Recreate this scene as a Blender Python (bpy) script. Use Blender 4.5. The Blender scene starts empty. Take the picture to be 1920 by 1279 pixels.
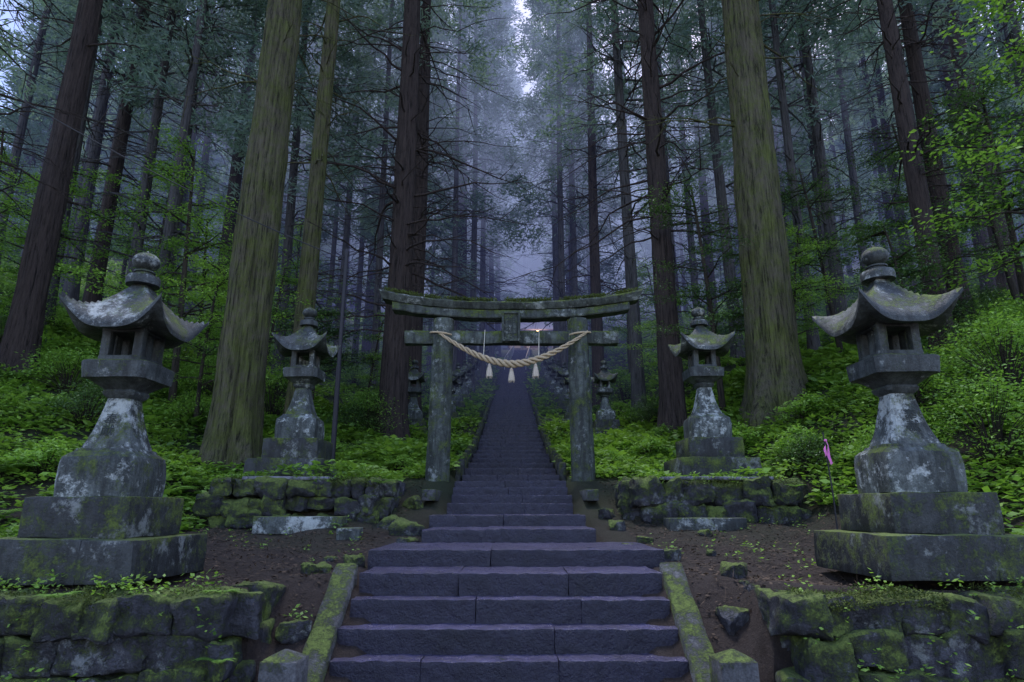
import bpy, math, random
import numpy as np
from mathutils import Vector, Matrix, noise, Euler
rng = random.Random(11)
nr = np.random.default_rng(5)
scene = bpy.context.scene
COL = scene.collection
R = math.radians

# ------------------------------------------------------------------ helpers
def link(o, parent=None):
    COL.objects.link(o)
    if parent is not None:
        o.parent = parent
    return o
def tag(o, label=None, category=None, group=None, kind=None):
    if label: o["label"] = label
    if category: o["category"] = category
    if group: o["group"] = group
    if kind: o["kind"] = kind
    return o
def empty(name, loc=(0, 0, 0), rotz=0, s=1.0):
    e = bpy.data.objects.new(name, None)
    e.empty_display_size = 0.2
    e.location = loc
    e.rotation_euler = (0, 0, rotz)
    e.scale = (s, s, s)
    COL.objects.link(e)
    return e
class MB:
    def __init__(s): s.v = []; s.f = []
    def add(s, vs, fs):
        o = len(s.v); s.v.extend([tuple(p) for p in vs]); s.f.extend([tuple(i + o for i in f) for f in fs])
    def mesh(s, name, mat=None, smooth=True, sharp=40):
        m = bpy.data.meshes.new(name)
        m.from_pydata(s.v, [], s.f); m.update()
        if smooth:
            m.polygons.foreach_set("use_smooth", [True] * len(m.polygons))
            if sharp: m.set_sharp_from_angle(angle=R(sharp))
        if mat: m.materials.append(mat)
        return m
def obj(name, mesh, parent=None, loc=(0, 0, 0), rot=(0, 0, 0)):
    o = bpy.data.objects.new(name, mesh); o.location = loc; o.rotation_euler = rot
    return link(o, parent)
def quads_mesh(name, V, mat):
    V = np.asarray(V, dtype=np.float32).reshape(-1, 3); n = len(V)
    m = bpy.data.meshes.new(name)
    m.vertices.add(n); m.vertices.foreach_set("co", V.ravel())
    m.loops.add(n); m.loops.foreach_set("vertex_index", np.arange(n, dtype=np.int32))
    m.polygons.add(n // 4)
    m.polygons.foreach_set("loop_start", np.arange(0, n, 4, dtype=np.int32))
    m.update(calc_edges=True); m.materials.append(mat)
    return m
def leafquads(c, d, L, W, up=None):
    n = len(c); d = d / (np.linalg.norm(d, axis=1, keepdims=True) + 1e-9)
    if up is None:
        up = nr.normal(size=(n, 3)); up[:, 2] = np.abs(up[:, 2]) + 1.2
    s = np.cross(d, up); s /= (np.linalg.norm(s, axis=1, keepdims=True) + 1e-9)
    L = L[:, None]; W = W[:, None]
    V = np.stack([c, c + d * L * .45 + s * W * .5, c + d * L, c + d * L * .45 - s * W * .5], axis=1)
    return V.reshape(-1, 3)
def rbox(mb, c, size, seg=(4, 3, 3), r=.02, amp=.01, freq=2.5, rotz=0., taper=0.):
    h = [s / 2 for s in size]
    def cs(hh, n):
        rr = min(r, hh * .8)
        inner = [-(hh - rr) + 2 * (hh - rr) * i / n for i in range(n + 1)]
        return [-hh] + inner + [hh]
    A = [cs(h[i], seg[i]) for i in range(3)]
    idx = {}; vs = []; fs = []
    sd = Vector((c[0] * 1.7 + 3, c[1] * 1.3, c[2] * 2.1 + 9))
    cr, sr = math.cos(rotz), math.sin(rotz)
    def vert(p):
        k = (round(p[0], 5), round(p[1], 5), round(p[2], 5))
        if k in idx: return idx[k]
        inn = []; q = []
        for i in range(3):
            rr = min(r, h[i] * .8); m = h[i] - rr
            ii = max(-m, min(m, p[i])); inn.append(ii); q.append((p[i] - ii) / max(1e-9, rr))
        qv = Vector(q)
        if qv.length > 1e-9: qv.normalize()
        P = Vector([inn[i] + qv[i] * min(r, h[i] * .8) for i in range(3)])
        if amp:
            P += amp * noise.noise_vector((P + sd) * freq)
            P += amp * .35 * noise.noise_vector((P + sd) * freq * 3.7)
        if taper:
            f = 1 - taper * (P.z / size[2] + .5); P.x *= f; P.y *= f
        x = P.x * cr - P.y * sr; y = P.x * sr + P.y * cr
        idx[k] = len(vs); vs.append((x + c[0], y + c[1], P.z + c[2])); return idx[k]
    for ax in range(3):
        u, w = (ax + 1) % 3, (ax + 2) % 3
        for sgn in (-1, 1):
            for i in range(len(A[u]) - 1):
                for j in range(len(A[w]) - 1):
                    ps = []
                    for (a, b) in ((i, j), (i + 1, j), (i + 1, j + 1), (i, j + 1)):
                        p = [0, 0, 0]; p[ax] = sgn * h[ax]; p[u] = A[u][a]; p[w] = A[w][b]; ps.append(vert(p))
                    if sgn < 0: ps.reverse()
                    if len(set(ps)) >= 3: fs.append(ps)
    mb.add(vs, fs)
def tube(mb, pts, rads, n=8, cap=True, fn=None):
    pts = [Vector(p) for p in pts]; vs = []; fs = []
    prev = None
    for i, p in enumerate(pts):
        t = (pts[min(i + 1, len(pts) - 1)] - pts[max(i - 1, 0)]).normalized()
        if prev is None:
            a = Vector((1, 0, 0)) if abs(t.x) < .8 else Vector((0, 1, 0))
            u = (a - t * a.dot(t)).normalized()
        else: u = (prev - t * prev.dot(t)).normalized()
        prev = u; w = t.cross(u)
        for k in range(n):
            a = 2 * math.pi * k / n; rr = rads[i]
            if fn: rr *= fn(a, i, p)
            vs.append(p + u * math.cos(a) * rr + w * math.sin(a) * rr)
    for i in range(len(pts) - 1):
        for k in range(n):
            fs.append((i * n + k, i * n + (k + 1) % n, (i + 1) * n + (k + 1) % n, (i + 1) * n + k))
    if cap:
        fs.append(tuple(reversed(range(n)))); fs.append(tuple((len(pts) - 1) * n + k for k in range(n)))
    mb.add(vs, fs)
def loft(mb, rings, ns=6, power=8, amp=.0, seed=0, capb=True, capt=True):
    N = ns * 4; vs = []; fs = []
    for (z, hx, hy) in rings:
        for k in range(N):
            a = 2 * math.pi * (k + .5) / N - math.pi / 4
            c, s = math.cos(a), math.sin(a)
            rr = (abs(c) ** power + abs(s) ** power) ** (-1 / power)
            p = Vector((hx * rr * c, hy * rr * s, z))
            if amp: p += amp * noise.noise_vector(p * 4 + Vector((seed, seed * 2, 0)))
            vs.append(p)
    for i in range(len(rings) - 1):
        for k in range(N):
            fs.append((i * N + k, i * N + (k + 1) % N, (i + 1) * N + (k + 1) % N, (i + 1) * N + k))
    if capb: fs.append(tuple(reversed(range(N))))
    if capt: fs.append(tuple((len(rings) - 1) * N + k for k in range(N)))
    mb.add(vs, fs)

# ------------------------------------------------------------------ materials
class NT:
    def __init__(s, name):
        s.m = bpy.data.materials.new(name); s.m.use_nodes = True
        s.t = s.m.node_tree; s.n = s.t.nodes; s.l = s.t.links; s.n.clear()
        s.out = s.n.new('ShaderNodeOutputMaterial')
    def new(s, t, **k):
        n = s.n.new(t)
        for a, b in k.items(): setattr(n, a, b)
        return n
    def lk(s, a, b): s.l.new(a, b)
    def noise(s, vec, scale, detail=6, rough=.6):
        n = s.new('ShaderNodeTexNoise'); n.inputs['Scale'].default_value = scale
        n.inputs['Detail'].default_value = detail; n.inputs['Roughness'].default_value = rough
        s.lk(vec, n.inputs['Vector']); return n.outputs['Fac']
    def ramp(s, fac, stops):
        n = s.new('ShaderNodeValToRGB'); e = n.color_ramp.elements
        while len(e) < len(stops): e.new(.5)
        for i, (p, c) in enumerate(stops):
            e[i].position = p; e[i].color = (c if len(c) == 4 else (*c, 1)) if isinstance(c, tuple) else (c, c, c, 1)
        s.lk(fac, n.inputs['Fac']); return n.outputs['Color']
    def mix(s, fac, a, b, mode='MIX'):
        n = s.new('ShaderNodeMix', data_type='RGBA', blend_type=mode)
        for v, i in ((fac, 0), (a, 6), (b, 7)):
            if hasattr(v, 'is_linked'): s.lk(v, n.inputs[i])
            elif isinstance(v, tuple): n.inputs[i].default_value = (*v, 1)
            else: n.inputs[i].default_value = v
        return n.outputs[2]
    def math(s, op, a, b=0., c=None):
        n = s.new('ShaderNodeMath', operation=op)
        for i, v in enumerate((a, b, c)):
            if v is None: continue
            if hasattr(v, 'is_linked'): s.lk(v, n.inputs[i])
            else: n.inputs[i].default_value = v
        return n.outputs[0]
    def bump(s, h, st=.5, dist=.02, nrm=None):
        n = s.new('ShaderNodeBump'); n.inputs['Strength'].default_value = st; n.inputs['Distance'].default_value = dist
        s.lk(h, n.inputs['Height'])
        if nrm: s.lk(nrm, n.inputs['Normal'])
        return n.outputs[0]
    def princ(s, col, rough=.8, nrm=None, spec=.4):
        p = s.new('ShaderNodeBsdfPrincipled')
        if hasattr(col, 'is_linked'): s.lk(col, p.inputs['Base Color'])
        else: p.inputs['Base Color'].default_value = (*col, 1)
        if hasattr(rough, 'is_linked'): s.lk(rough, p.inputs['Roughness'])
        else: p.inputs['Roughness'].default_value = rough
        p.inputs['Specular IOR Level'].default_value = spec
        if nrm: s.lk(nrm, p.inputs['Normal'])
        s.lk(p.outputs[0], s.out.inputs['Surface']); return p
    def coords(s, objrand=True):
        tc = s.new('ShaderNodeTexCoord')
        if not objrand: return tc.outputs['Object']
        oi = s.new('ShaderNodeObjectInfo')
        m = s.math('MULTIPLY', oi.outputs['Random'], 37.)
        v = s.new('ShaderNodeVectorMath', operation='ADD'); s.lk(tc.outputs['Object'], v.inputs[0]); s.lk(m, v.inputs[1])
        return v.outputs[0]
    def nz(s):
        g = s.new('ShaderNodeNewGeometry'); x = s.new('ShaderNodeSeparateXYZ'); s.lk(g.outputs['Normal'], x.inputs[0]); return x.outputs['Z']

def stone(name, base, dark, moss=.5, lichen=.0, rough=.75, bump=.6, mosscol=(.068, .092, .018), fine=1.0, side_shade=0., msc=2.6, lth=.57):
    T = NT(name); v = T.coords()
    n1 = T.noise(v, 1.6, 6, .65); n2 = T.noise(v, 9, 8, .7); n3 = T.noise(v, 55 * fine, 4, .7)
    c = T.mix(T.ramp(n1, [(.35, 0.), (.65, 1.)]), dark, base)
    c = T.mix(T.ramp(n2, [(.38, .0), (.66, .85)]), c, tuple(x * .35 for x in dark))
    c = T.mix(T.math('MULTIPLY', T.ramp(n3, [(.4, 0.), (.75, 1.)]), .35), c, tuple(min(1, x * 1.9) for x in base))
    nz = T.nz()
    if lichen:
        mp = T.new('ShaderNodeMapping'); mp.inputs['Scale'].default_value = (5, 5, .8); T.lk(v, mp.inputs['Vector'])
        st = T.noise(mp.outputs[0], 1.6, 6, .7)
        c = T.mix(T.math('MULTIPLY', T.ramp(st, [(.45, 0.), (.60, 1.)]), .8), c, tuple(x * .3 for x in dark))
        nl = T.noise(v, 8.5, 10, .8); nb = T.noise(v, 1.7, 4, .6)
        k = T.math('ADD', T.math('ADD', nl, T.math('MULTIPLY', nz, .03)), T.math('MULTIPLY', T.math('SUBTRACT', nb, .5), .8))
        c = T.mix(T.math('MULTIPLY', T.ramp(k, [(lth, 0.), (lth + .10, 1.)]), lichen), c, T.mix(n3, (.18, .20, .20), (.54, .57, .55)))
    if side_shade:  # upright faces painted darker, shade put into the colour, broken by noise
        g_ = T.math('MULTIPLY', T.ramp(nz, [(.2, 1.), (.8, 0.)]), side_shade)
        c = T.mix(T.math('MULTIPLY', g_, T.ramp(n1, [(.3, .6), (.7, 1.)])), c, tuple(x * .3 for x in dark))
    nm = T.noise(v, msc, 12, .8)
    k = T.math('ADD', T.math('MULTIPLY', nz, .13), T.math('ADD', nm, T.math('MULTIPLY', T.math('SUBTRACT', n3, .5), .22)))
    lo = .82 - moss * .38
    mf = T.ramp(k, [(min(.97, lo), 0.), (min(1., lo + .10), 1.)])
    mc = T.mix(T.ramp(T.noise(v, 30, 8, .85), [(.3, 0.), (.7, 1.)]), tuple(x * .12 for x in mosscol), tuple(x * 2.1 for x in mosscol))
    c = T.mix(mf, c, mc)
    h = T.math('ADD', T.math('MULTIPLY', n2, 1.), T.math('MULTIPLY', n3, .35))
    h = T.math('ADD', h, T.math('MULTIPLY', mf, .6))
    r = T.mix(mf, T.mix(n2, (rough - .22,) * 3, (min(1, rough + .15),) * 3), (.95,) * 3)
    T.princ(c, r, T.bump(h, bump, .035), .45)
    return T.m
M_step = stone('wet_step_stone', (.085, .076, .15), (.026, .022, .048), moss=.2, rough=.34, bump=1., side_shade=1.)
M_kerb = stone('mossy_kerb_stone', (.12, .12, .13), (.04, .04, .045), moss=.80, rough=.8, bump=.9)
M_kerbdark = stone('dark_kerb_stone', (.05, .055, .055), (.02, .022, .025), moss=.85, rough=.8, bump=.9)
M_lant = stone('lichen_granite', (.12, .135, .13), (.036, .044, .044), moss=.70, lichen=.95, rough=.8, lth=.55)
M_lantdark = stone('dark_weathered_granite', (.07, .08, .08), (.02, .025, .027), moss=.66, lichen=.7, rough=.65, lth=.575)
M_plinth = stone('plinth_stone', (.048, .053, .056), (.013, .015, .018), moss=.86, lichen=.5, rough=.65, side_shade=.2)
M_torii = stone('torii_stone', (.095, .11, .098), (.032, .04, .037), moss=.82, lichen=.6, rough=.8)
M_rubble = stone('mossy_rubble', (.055, .055, .072), (.012, .012, .02), moss=.90, lichen=.35, rough=.55, bump=1., msc=2.0)
M_slab = stone('pale_slab', (.22, .22, .25), (.1, .1, .13), moss=.4, lichen=.4)

def bark(name, c1, c2, green, g=.5):
    T = NT(name); v = T.coords()
    mp = T.new('ShaderNodeMapping'); mp.inputs['Scale'].default_value = (1, 1, .07); T.lk(v, mp.inputs['Vector'])
    n = T.noise(mp.outputs[0], 18, 11, .8); n2 = T.noise(v, 1.9, 12, .85); n3 = T.noise(mp.outputs[0], 75, 5, .75)
    c = T.mix(T.ramp(n, [(.36, 0.), (.64, 1.)]), c1, c2)
    c = T.mix(T.math('MULTIPLY', T.ramp(n3, [(.4, 0.), (.7, 1.)]), .5), c, tuple(x * 1.5 for x in c2))
    c = T.mix(T.math('MULTIPLY', T.ramp(n2, [(.60 - g * .22, 0.), (.72 - g * .2, 1.)]), min(.85, .3 + g * .6)), c, T.mix(T.ramp(n, [(.36, 0.), (.64, 1.)]), tuple(x * .15 for x in green), tuple(x * 1.7 for x in green)))
    c = T.mix(T.ramp(n, [(.36, .95), (.47, 0.)]), c, tuple(x * .2 for x in c1))
    h = T.math('ADD', n, T.math('MULTIPLY', n3, .3))
    T.princ(c, .9, T.bump(h, 1., .10), .2)
    return T.m
M_barkmoss = bark('mossy_cedar_bark', (.035, .03, .022), (.135, .12, .085), (.085, .105, .02), .80)
M_bark = bark('cedar_bark', (.016, .013, .013), (.07, .053, .048), (.05, .06, .03), .12)
M_barkgrey = bark('grey_cedar_bark', (.028, .027, .03), (.11, .105, .11), (.07, .085, .045), .35)
M_twig = bark('shrub_bark', (.02, .017, .014), (.06, .05, .04), (.04, .06, .02), .3)

def leaf(name, a, b, trans=.35, rough=.55, big=.25):
    T = NT(name); g = T.new('ShaderNodeNewGeometry'); oi = T.new('ShaderNodeObjectInfo')
    n = T.noise(g.outputs['Position'], big, 4, .6)
    f = T.math('ADD', T.math('MULTIPLY', g.outputs['Random Per Island'], .40), T.math('MULTIPLY', T.ramp(n, [(.38, 0.), (.62, 1.)]), .45))
    f = T.math('ADD', f, T.math('MULTIPLY', oi.outputs['Random'], .15))
    c = T.mix(f, a, b)
    p = T.princ(c, rough, None, .35)
    tr = T.new('ShaderNodeBsdfTranslucent'); T.lk(T.mix(1., c, (1.2, 1.3, .7), 'MULTIPLY'), tr.inputs[0])
    mx = T.new('ShaderNodeMixShader'); mx.inputs[0].default_value = trans
    T.lk(p.outputs[0], mx.inputs[1]); T.lk(tr.outputs[0], mx.inputs[2]); T.lk(mx.outputs[0], T.out.inputs['Surface'])
    return T.m
M_needle = leaf('cedar_needles', (.055, .10, .10), (.28, .37, .37), .5, .7, big=.2)
M_leaf = leaf('shrub_leaves', (.04, .11, .02), (.31, .51, .09), .4, big=.5)
M_leafdark = leaf('evergreen_leaves', (.02, .055, .02), (.12, .21, .06), .3, .4, big=.5)
M_cover = leaf('ground_leaves', (.022, .068, .012), (.30, .49, .08), .38, big=.55)
M_mossleaf = leaf('moss_tufts', (.02, .035, .008), (.10, .13, .028), .2, .9, big=3.)
M_litter = leaf('leaf_litter', (.02, .012, .008), (.11, .07, .045), .05, .8)

def simple(name, col, rough=.6, metal=0., amp=.25, scale=12, bump=.2):
    T = NT(name); v = T.coords(); n = T.noise(v, scale, 6, .65)
    c = T.mix(n, tuple(x * (1 - amp) for x in col), tuple(min(1, x * (1 + amp)) for x in col))
    p = T.princ(c, rough, T.bump(n, bump, .01)); p.inputs['Metallic'].default_value = metal
    return T.m
M_pole = simple('painted_pole', (.012, .011, .017), .6, 0)
M_cable = simple('black_cable', (.02, .02, .025), .5)
M_straw = simple('rice_straw', (.40, .31, .20), .85, 0, .5, 40, .6)
M_tassel = simple('pale_straw', (.45, .38, .30), .85, 0, .3, 40, .6)
M_cord = simple('pale_cord', (.5, .47, .4), .8)
M_pink = simple('pink_ribbon', (.70, .18, .5), .6, 0, .15)
M_wood = simple('old_wood', (.14, .11, .10), .8, 0, .4)
M_roof = simple('shrine_copper_roof', (.22, .20, .29), .6, 0, .2, 3)
M_plaster = simple('shrine_plaster', (.6, .57, .56), .8)
M_ink = simple('carved_ink', (.03, .036, .034), .9, 0, .5, 30)
M_rail = simple('galvanised_rail', (.5, .5, .55), .4, .6)
Tb = NT('lamp_glow'); e = Tb.new('ShaderNodeEmission'); e.inputs[0].default_value = (1, .6, .25, 1); e.inputs[1].default_value = 14
Tb.lk(e.outputs[0], Tb.out.inputs['Surface']); M_bulb = Tb.m

# ground
T = NT('forest_soil'); v = T.coords(False)
n1 = T.noise(v, .8, 6, .65); n2 = T.noise(v, 7, 9, .75); n3 = T.noise(v, 40, 5, .8)
c = T.mix(n1, (.017, .012, .011), (.048, .034, .030))
c = T.mix(T.ramp(n2, [(.4, 0.), (.7, 1.)]), c, (.020, .012, .009))
c = T.mix(T.math('MULTIPLY', T.ramp(n3, [(.55, 0.), (.7, 1.)]), .6), c, (.10, .072, .055))
sx = T.new('ShaderNodeSeparateXYZ'); T.lk(v, sx.inputs[0])
far = T.ramp(T.math('ADD', T.math('MULTIPLY', sx.outputs[1], .05), T.math('MULTIPLY', n1, .5)), [(.62, 0.), (.95, 1.)])
c = T.mix(T.math('MULTIPLY', far, .75), c, T.mix(n2, (.008, .018, .005), (.035, .06, .015)))
T.princ(c, .9, T.bump(T.math('ADD', n2, T.math('MULTIPLY', n3, .5)), .9, .06), .3)
M_soil = T.m

# ------------------------------------------------------------------ terrain
PY = [-20, 4.9, 6.2, 6.9, 8.5, 9.8, 11, 12.2, 13.5, 17.8, 22.8, 35, 48, 70, 78, 95, 160, 230]
PZ = [-1.6, -1.6, -.64, -.58, -.45, -.25, .1, .46, .78, 1.55, 2.8, 6.0, 10, 17.2, 17.7, 26, 84, 130]
def ss(a, b, v):
    t = np.clip((v - a) / (b - a), 0, 1); return t * t * (3 - 2 * t)
def XC(y): return 1.1 * ss(40, 70, np.asarray(y, dtype=float)) - .03
def H(x, y):
    x = np.asarray(x, dtype=float); y = np.asarray(y, dtype=float); x0 = x - XC(y); ax = np.abs(x0)
    c = np.interp(y, PY, PZ)
    up = np.where(y < 5.42, -1.6, np.maximum(c, -.64))
    w = ss(1.9, 2.15, ax); c = c * (1 - w) + up * w
    side = np.where(x0 < 0, .32 * np.clip(-x0 - 4.7, 0, 30), .6 * np.clip(x0 - 4.1, 0, 3.0) + .22 * np.clip(x0 - 7.1, 0, 45))
    side = side + .3 * ss(1.7, 4.5, ax) * ss(14, 17, y)
    c = c + side * ss(5.6, 9.5, y)
    plat = ss(1.95, 2.05, ax) * (1 - ss(4.4, 5.0, ax)) * ss(10.0, 10.08, y) * (1 - ss(12., 12.8, y))
    c = c * (1 - plat) + np.maximum(c, .42) * plat
    b = .05 * np.sin(x * 1.3 + 1) * np.sin(y * 1.1) + .03 * np.sin(x * 3.1 + y * 2.3) + .015 * np.sin(x * 7 + 2) * np.sin(y * 6.3)
    b = b * ss(1.6, 2.4, ax) * (1 - plat) * np.where((y < 5.5), 0, 1)
    hill = 1.2 * np.sin(x * .12 + 2) * np.sin(y * .1) * ss(20, 40, y) * ss(3, 9, ax)
    low = .16 * (1 - ss(1.0, 1.25, ax)) * ss(4.7, 5, y) + .1 * (1 - ss(1.35, 1.5, ax)) * ss(4.7, 5, y) * (1 - ss(7, 8, y))
    return c + b + hill - low
def Hs(x, y): return float(H(x, y))
xs = np.concatenate([np.arange(-150, -30, 8), np.arange(-30, -7, 1.), np.arange(-7, 7, .13), np.arange(7, 30, 1.), np.arange(30, 151, 8)])
ys = np.concatenate([np.arange(-20, 4.5, 2), np.arange(4.5, 14, .12), np.arange(14, 40, .5), np.arange(40, 231, 3)])
X, Y = np.meshgrid(xs, ys); Z = H(X, Y)
mb = MB(); nx = len(xs); ny = len(ys)
mb.v = [tuple(p) for p in np.stack([X.ravel(), Y.ravel(), Z.ravel()], 1)]
mb.f = [(j * nx + i, j * nx + i + 1, (j + 1) * nx + i + 1, (j + 1) * nx + i) for j in range(ny - 1) for i in range(nx - 1)]
tag(obj('ground', mb.mesh('ground', M_soil, True, None)), 'dark forest soil hillside rising behind the shrine gate', 'ground', kind='structure')

# ------------------------------------------------------------------ stairs
def step_mesh(w, depth, h, seed, fine=True, rough=0.):
    r_ = random.Random(seed); m = MB(); n = (2 if rough else r_.choice([2, 3, 3])) if fine else 3
    cuts = sorted([(-w / 2) + w * (k + r_.uniform(-.3, .3)) / n for k in range(1, n)])
    ed = [-w / 2 - r_.uniform(-.02, .02)] + cuts + [w / 2 + r_.uniform(-.02, .02)]
    if rough: ed[0] -= r_.uniform(-.02, rough); ed[-1] += r_.uniform(-.02, rough)
    for a, b in zip(ed[:-1], ed[1:]):
        L = b - a - .003
        rbox(m, ((a + b) / 2, depth / 2 + r_.uniform(-.008, .008) * (1 + 5 * rough), -h / 2 + r_.uniform(-.006, .003) * (1 + 4 * rough)), (L, depth, h),
             (max(3, int(L / .04)) if fine else 4, 6 if fine else 1, 6 if fine else 2), .005, .010 if fine else .008, 11., r_.uniform(-.006, .006) * (1 + rough * 4))
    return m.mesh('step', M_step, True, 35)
def staircase(name, label, steps, rough=0.):
    e = empty(name, (0, steps[0][0], steps[0][1])); tag(e, label, 'staircase')
    for i, (y, z, hw, cx) in enumerate(steps):
        ny_ = steps[i + 1][0] if i + 1 < len(steps) else y + .6
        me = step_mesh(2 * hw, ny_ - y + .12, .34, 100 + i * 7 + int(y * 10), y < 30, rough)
        o = bpy.data.objects.new('step', me); link(o, e)
        o.location = (cx, y - steps[0][0], z - steps[0][1])
    return e
lowf = [(5.0, -1.55, 1.42, -.03), (5.24, -1.356, 1.42, -.03), (5.48, -1.161, 1.41, -.03), (5.71, -.967, 1.40, -.03), (5.95, -.772, 1.39, -.03), (6.19, -.577, 1.38, -.03)]
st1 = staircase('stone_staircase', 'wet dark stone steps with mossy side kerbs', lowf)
for sg in (-1, 1):
    m = MB()
    for k in range(2):
        a0 = k / 2; a1 = (k + 1) / 2
        y0 = 4.85 + 1.5 * a0; y1 = 4.85 + 1.5 * a1 - .012
        z0 = -1.55 + 1.05 * a0; z1 = -1.55 + 1.05 * a1
        vs = []; nseg = 14
        for i in range(nseg + 1):
            t = i / nseg; y = y0 + (y1 - y0) * t; z = z0 + (z1 - z0) * t
            for (dx, dz) in ((-.105, -.45), (-.105, -.02), (-.09, 0), (-.04, .0), (.04, .006), (.09, 0), (.105, -.02), (.105, -.45)):
                q = Vector((dx, y, z + dz)); q += .010 * noise.noise_vector(q * 5 + Vector((sg * 5, 0, 0)))
                vs.append((q.x + sg * 1.52 - .03, q.y - 5.0, q.z + 1.55))
        fs = []
        for i in range(nseg):
            for j in range(7): fs.append((i * 8 + j, i * 8 + j + 1, (i + 1) * 8 + j + 1, (i + 1) * 8 + j))
        fs.append(tuple(range(7, -1, -1))); fs.append(tuple(nseg * 8 + j for j in range(8)))
        m.add(vs, fs)
    obj('kerb', m.mesh('kerb', M_kerb, True, 50), st1)
mid = [(6.9, -.42, 1.47, 0), (8.3, -.26, 1.05, -.06), (9.6, -.10, 1.10, -.05), (10.75, .07, 1.0, -.04), (11.2, .21, .98, -.04), (11.65, .35, .98, -.03), (12.05, .48, 1.0, -.02)]
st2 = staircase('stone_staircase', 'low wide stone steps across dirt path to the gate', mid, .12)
zs = np.arange(.62, 17.25, .18)[:96]
PYu, PZu = PY[7:14], PZ[7:14]
upf = []
for z in zs:
    y = float(np.interp(z, PZu, PYu)); upf.append((y, float(z), .96, float(XC(y))))
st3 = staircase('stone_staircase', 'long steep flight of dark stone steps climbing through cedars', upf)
for sg in (-1, 1):
    m = MB(); y = 12.9
    while y < 69:
        L = .62; zz = float(np.interp(y + L / 2, PY, PZ))
        rbox(m, (float(XC(y)) + sg * 1.04 + rng.uniform(-.02, .02), y + L / 2 - upf[0][0], zz - .06 - upf[0][1] + rng.uniform(-.03, .03)), (.12, L - .03, .42), (1, 3, 2), .03, .02, 3)
        y += L
    obj('kerb', m.mesh('kerb', M_kerbdark, True, 50), st3)
for sg in (-1, 1):
    m = MB(); rbox(m, (0, 0, .3), (.25, .25, .62), (3, 3, 4), .008, .006, 4)
    loft(m, [(.60, .125, .125), (.615, .12, .12), (.665, .015, .015)], 4, 24, .002)
    x = -1.54 if sg < 0 else 1.50
    o = obj('stone_post', m.mesh('stone_post', M_kerb, True, 25), None, (x, 4.75, -1.60), (0, 0, .04 * sg))
    tag(o, 'short square stone post with mossy pyramid top beside steps' if sg < 0 else 'short square stone post with pale lichen pyramid top', 'stone post', 'posts at the foot of the steps')

# ------------------------------------------------------------------ rubble walls
def rubble_wall(name, label, segs, z0, z1, rows, yrad=.42, seed=1, wr=(.22, .46), r=.035, amp=.065, gap=.04):
    r_ = random.Random(seed); m = MB()
    for (p0, p1) in segs:
        p0 = Vector(p0); p1 = Vector(p1); L = (p1 - p0).length; d = (p1 - p0) / L; ang = math.atan2(d.y, d.x)
        hz = (z1 - z0) / rows
        for k in range(rows):
            x = -.18 * (k % 2)
            while x < L - .06:
                w = min(r_.uniform(*wr), L - x + .06)
                if w < .1: break
                c = p0 + d * (x + w / 2); nrm = Vector((-d.y, d.x))
                c2 = c + nrm * r_.uniform(-.05, .05)
                hh = hz * r_.uniform(1.0, 1.25) if k < rows - 1 else hz * 1.05
                rbox(m, (c2.x, c2.y, z0 + hz * (k + .5) + (r_.uniform(-.05, .05) if k < rows - 1 else r_.uniform(-.015, .01))), (w + gap, yrad, hh), (7, 4, 7), r, amp, 3.4, ang + r_.uniform(-.1, .1))
                x += w
    o = obj(name, m.mesh(name, M_rubble, True, 38))
    return tag(o, label, 'stone wall')
rubble_wall('rubble_wall', 'mossy rubble retaining wall under a large stone lantern', [((-9, 5.34), (-2.2, 5.34)), ((-2.2, 5.5), (-2.25, 6.1))], -1.78, -.66, 4, seed=3)
rubble_wall('rubble_wall', 'rough mossy retaining wall of dark boulders beside steps', [((2.2, 5.38), (9, 5.38)), ((2.28, 6.1), (2.26, 5.5))], -1.78, -.66, 4, seed=8)
rubble_wall('rubble_wall', 'low mossy stone terrace wall carrying a stone lantern', [((-4.5, 9.95), (-2.05, 9.95)), ((-2.03, 10.1), (-2.1, 11.9))], -.34, .40, 3, .36, seed=5, wr=(.2, .46), r=.055, amp=.08, gap=.02)
rubble_wall('rubble_wall', 'low terrace wall of rounded mossy boulders', [((2.0, 9.95), (4.35, 9.95)), ((1.98, 11.8), (1.9, 10.1))], -.34, .40, 2, .38, seed=6, wr=(.24, .52), r=.07, amp=.10, gap=.03)
def slab(c, size, rot=0, mat=M_slab, label='pale weathered stone slab lying on the soil'):
    m = MB(); rbox(m, (0, 0, 0), size, (6, 3, 2), .012, .008, 3)
    tag(obj('stone_slab', m.mesh('stone_slab', mat, True, 50), None, c, (0, 0, rot)), label, 'stone slab')
slab((-3.0, 9.45, -.24), (1.25, .3, .24), 0, M_lant); slab((2.75, 9.5, -.24), (1.1, .35, .2), .03, M_lantdark)
slab((-2.15, 8.85, -.36), (.3, .36, .2), .1, M_lant, 'small square stone block on dirt')
slab((-3.4, 10.05, .43), (1.3, .5, .05), 0, M_slab, 'thin pale capping slab on terrace wall')
slab((3.1, 10.1, .43), (1.7, .5, .05), 0, M_slab, 'thin pale capping slab on terrace wall')
slab((-1.35, 11.2, .2), (.22, 1.1, .18), 0, M_kerb, 'mossy kerb stone beside the path')
slab((1.3, 11.2, .2), (.22, 1.1, .18), 0, M_kerb, 'mossy kerb stone beside the path')
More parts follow.
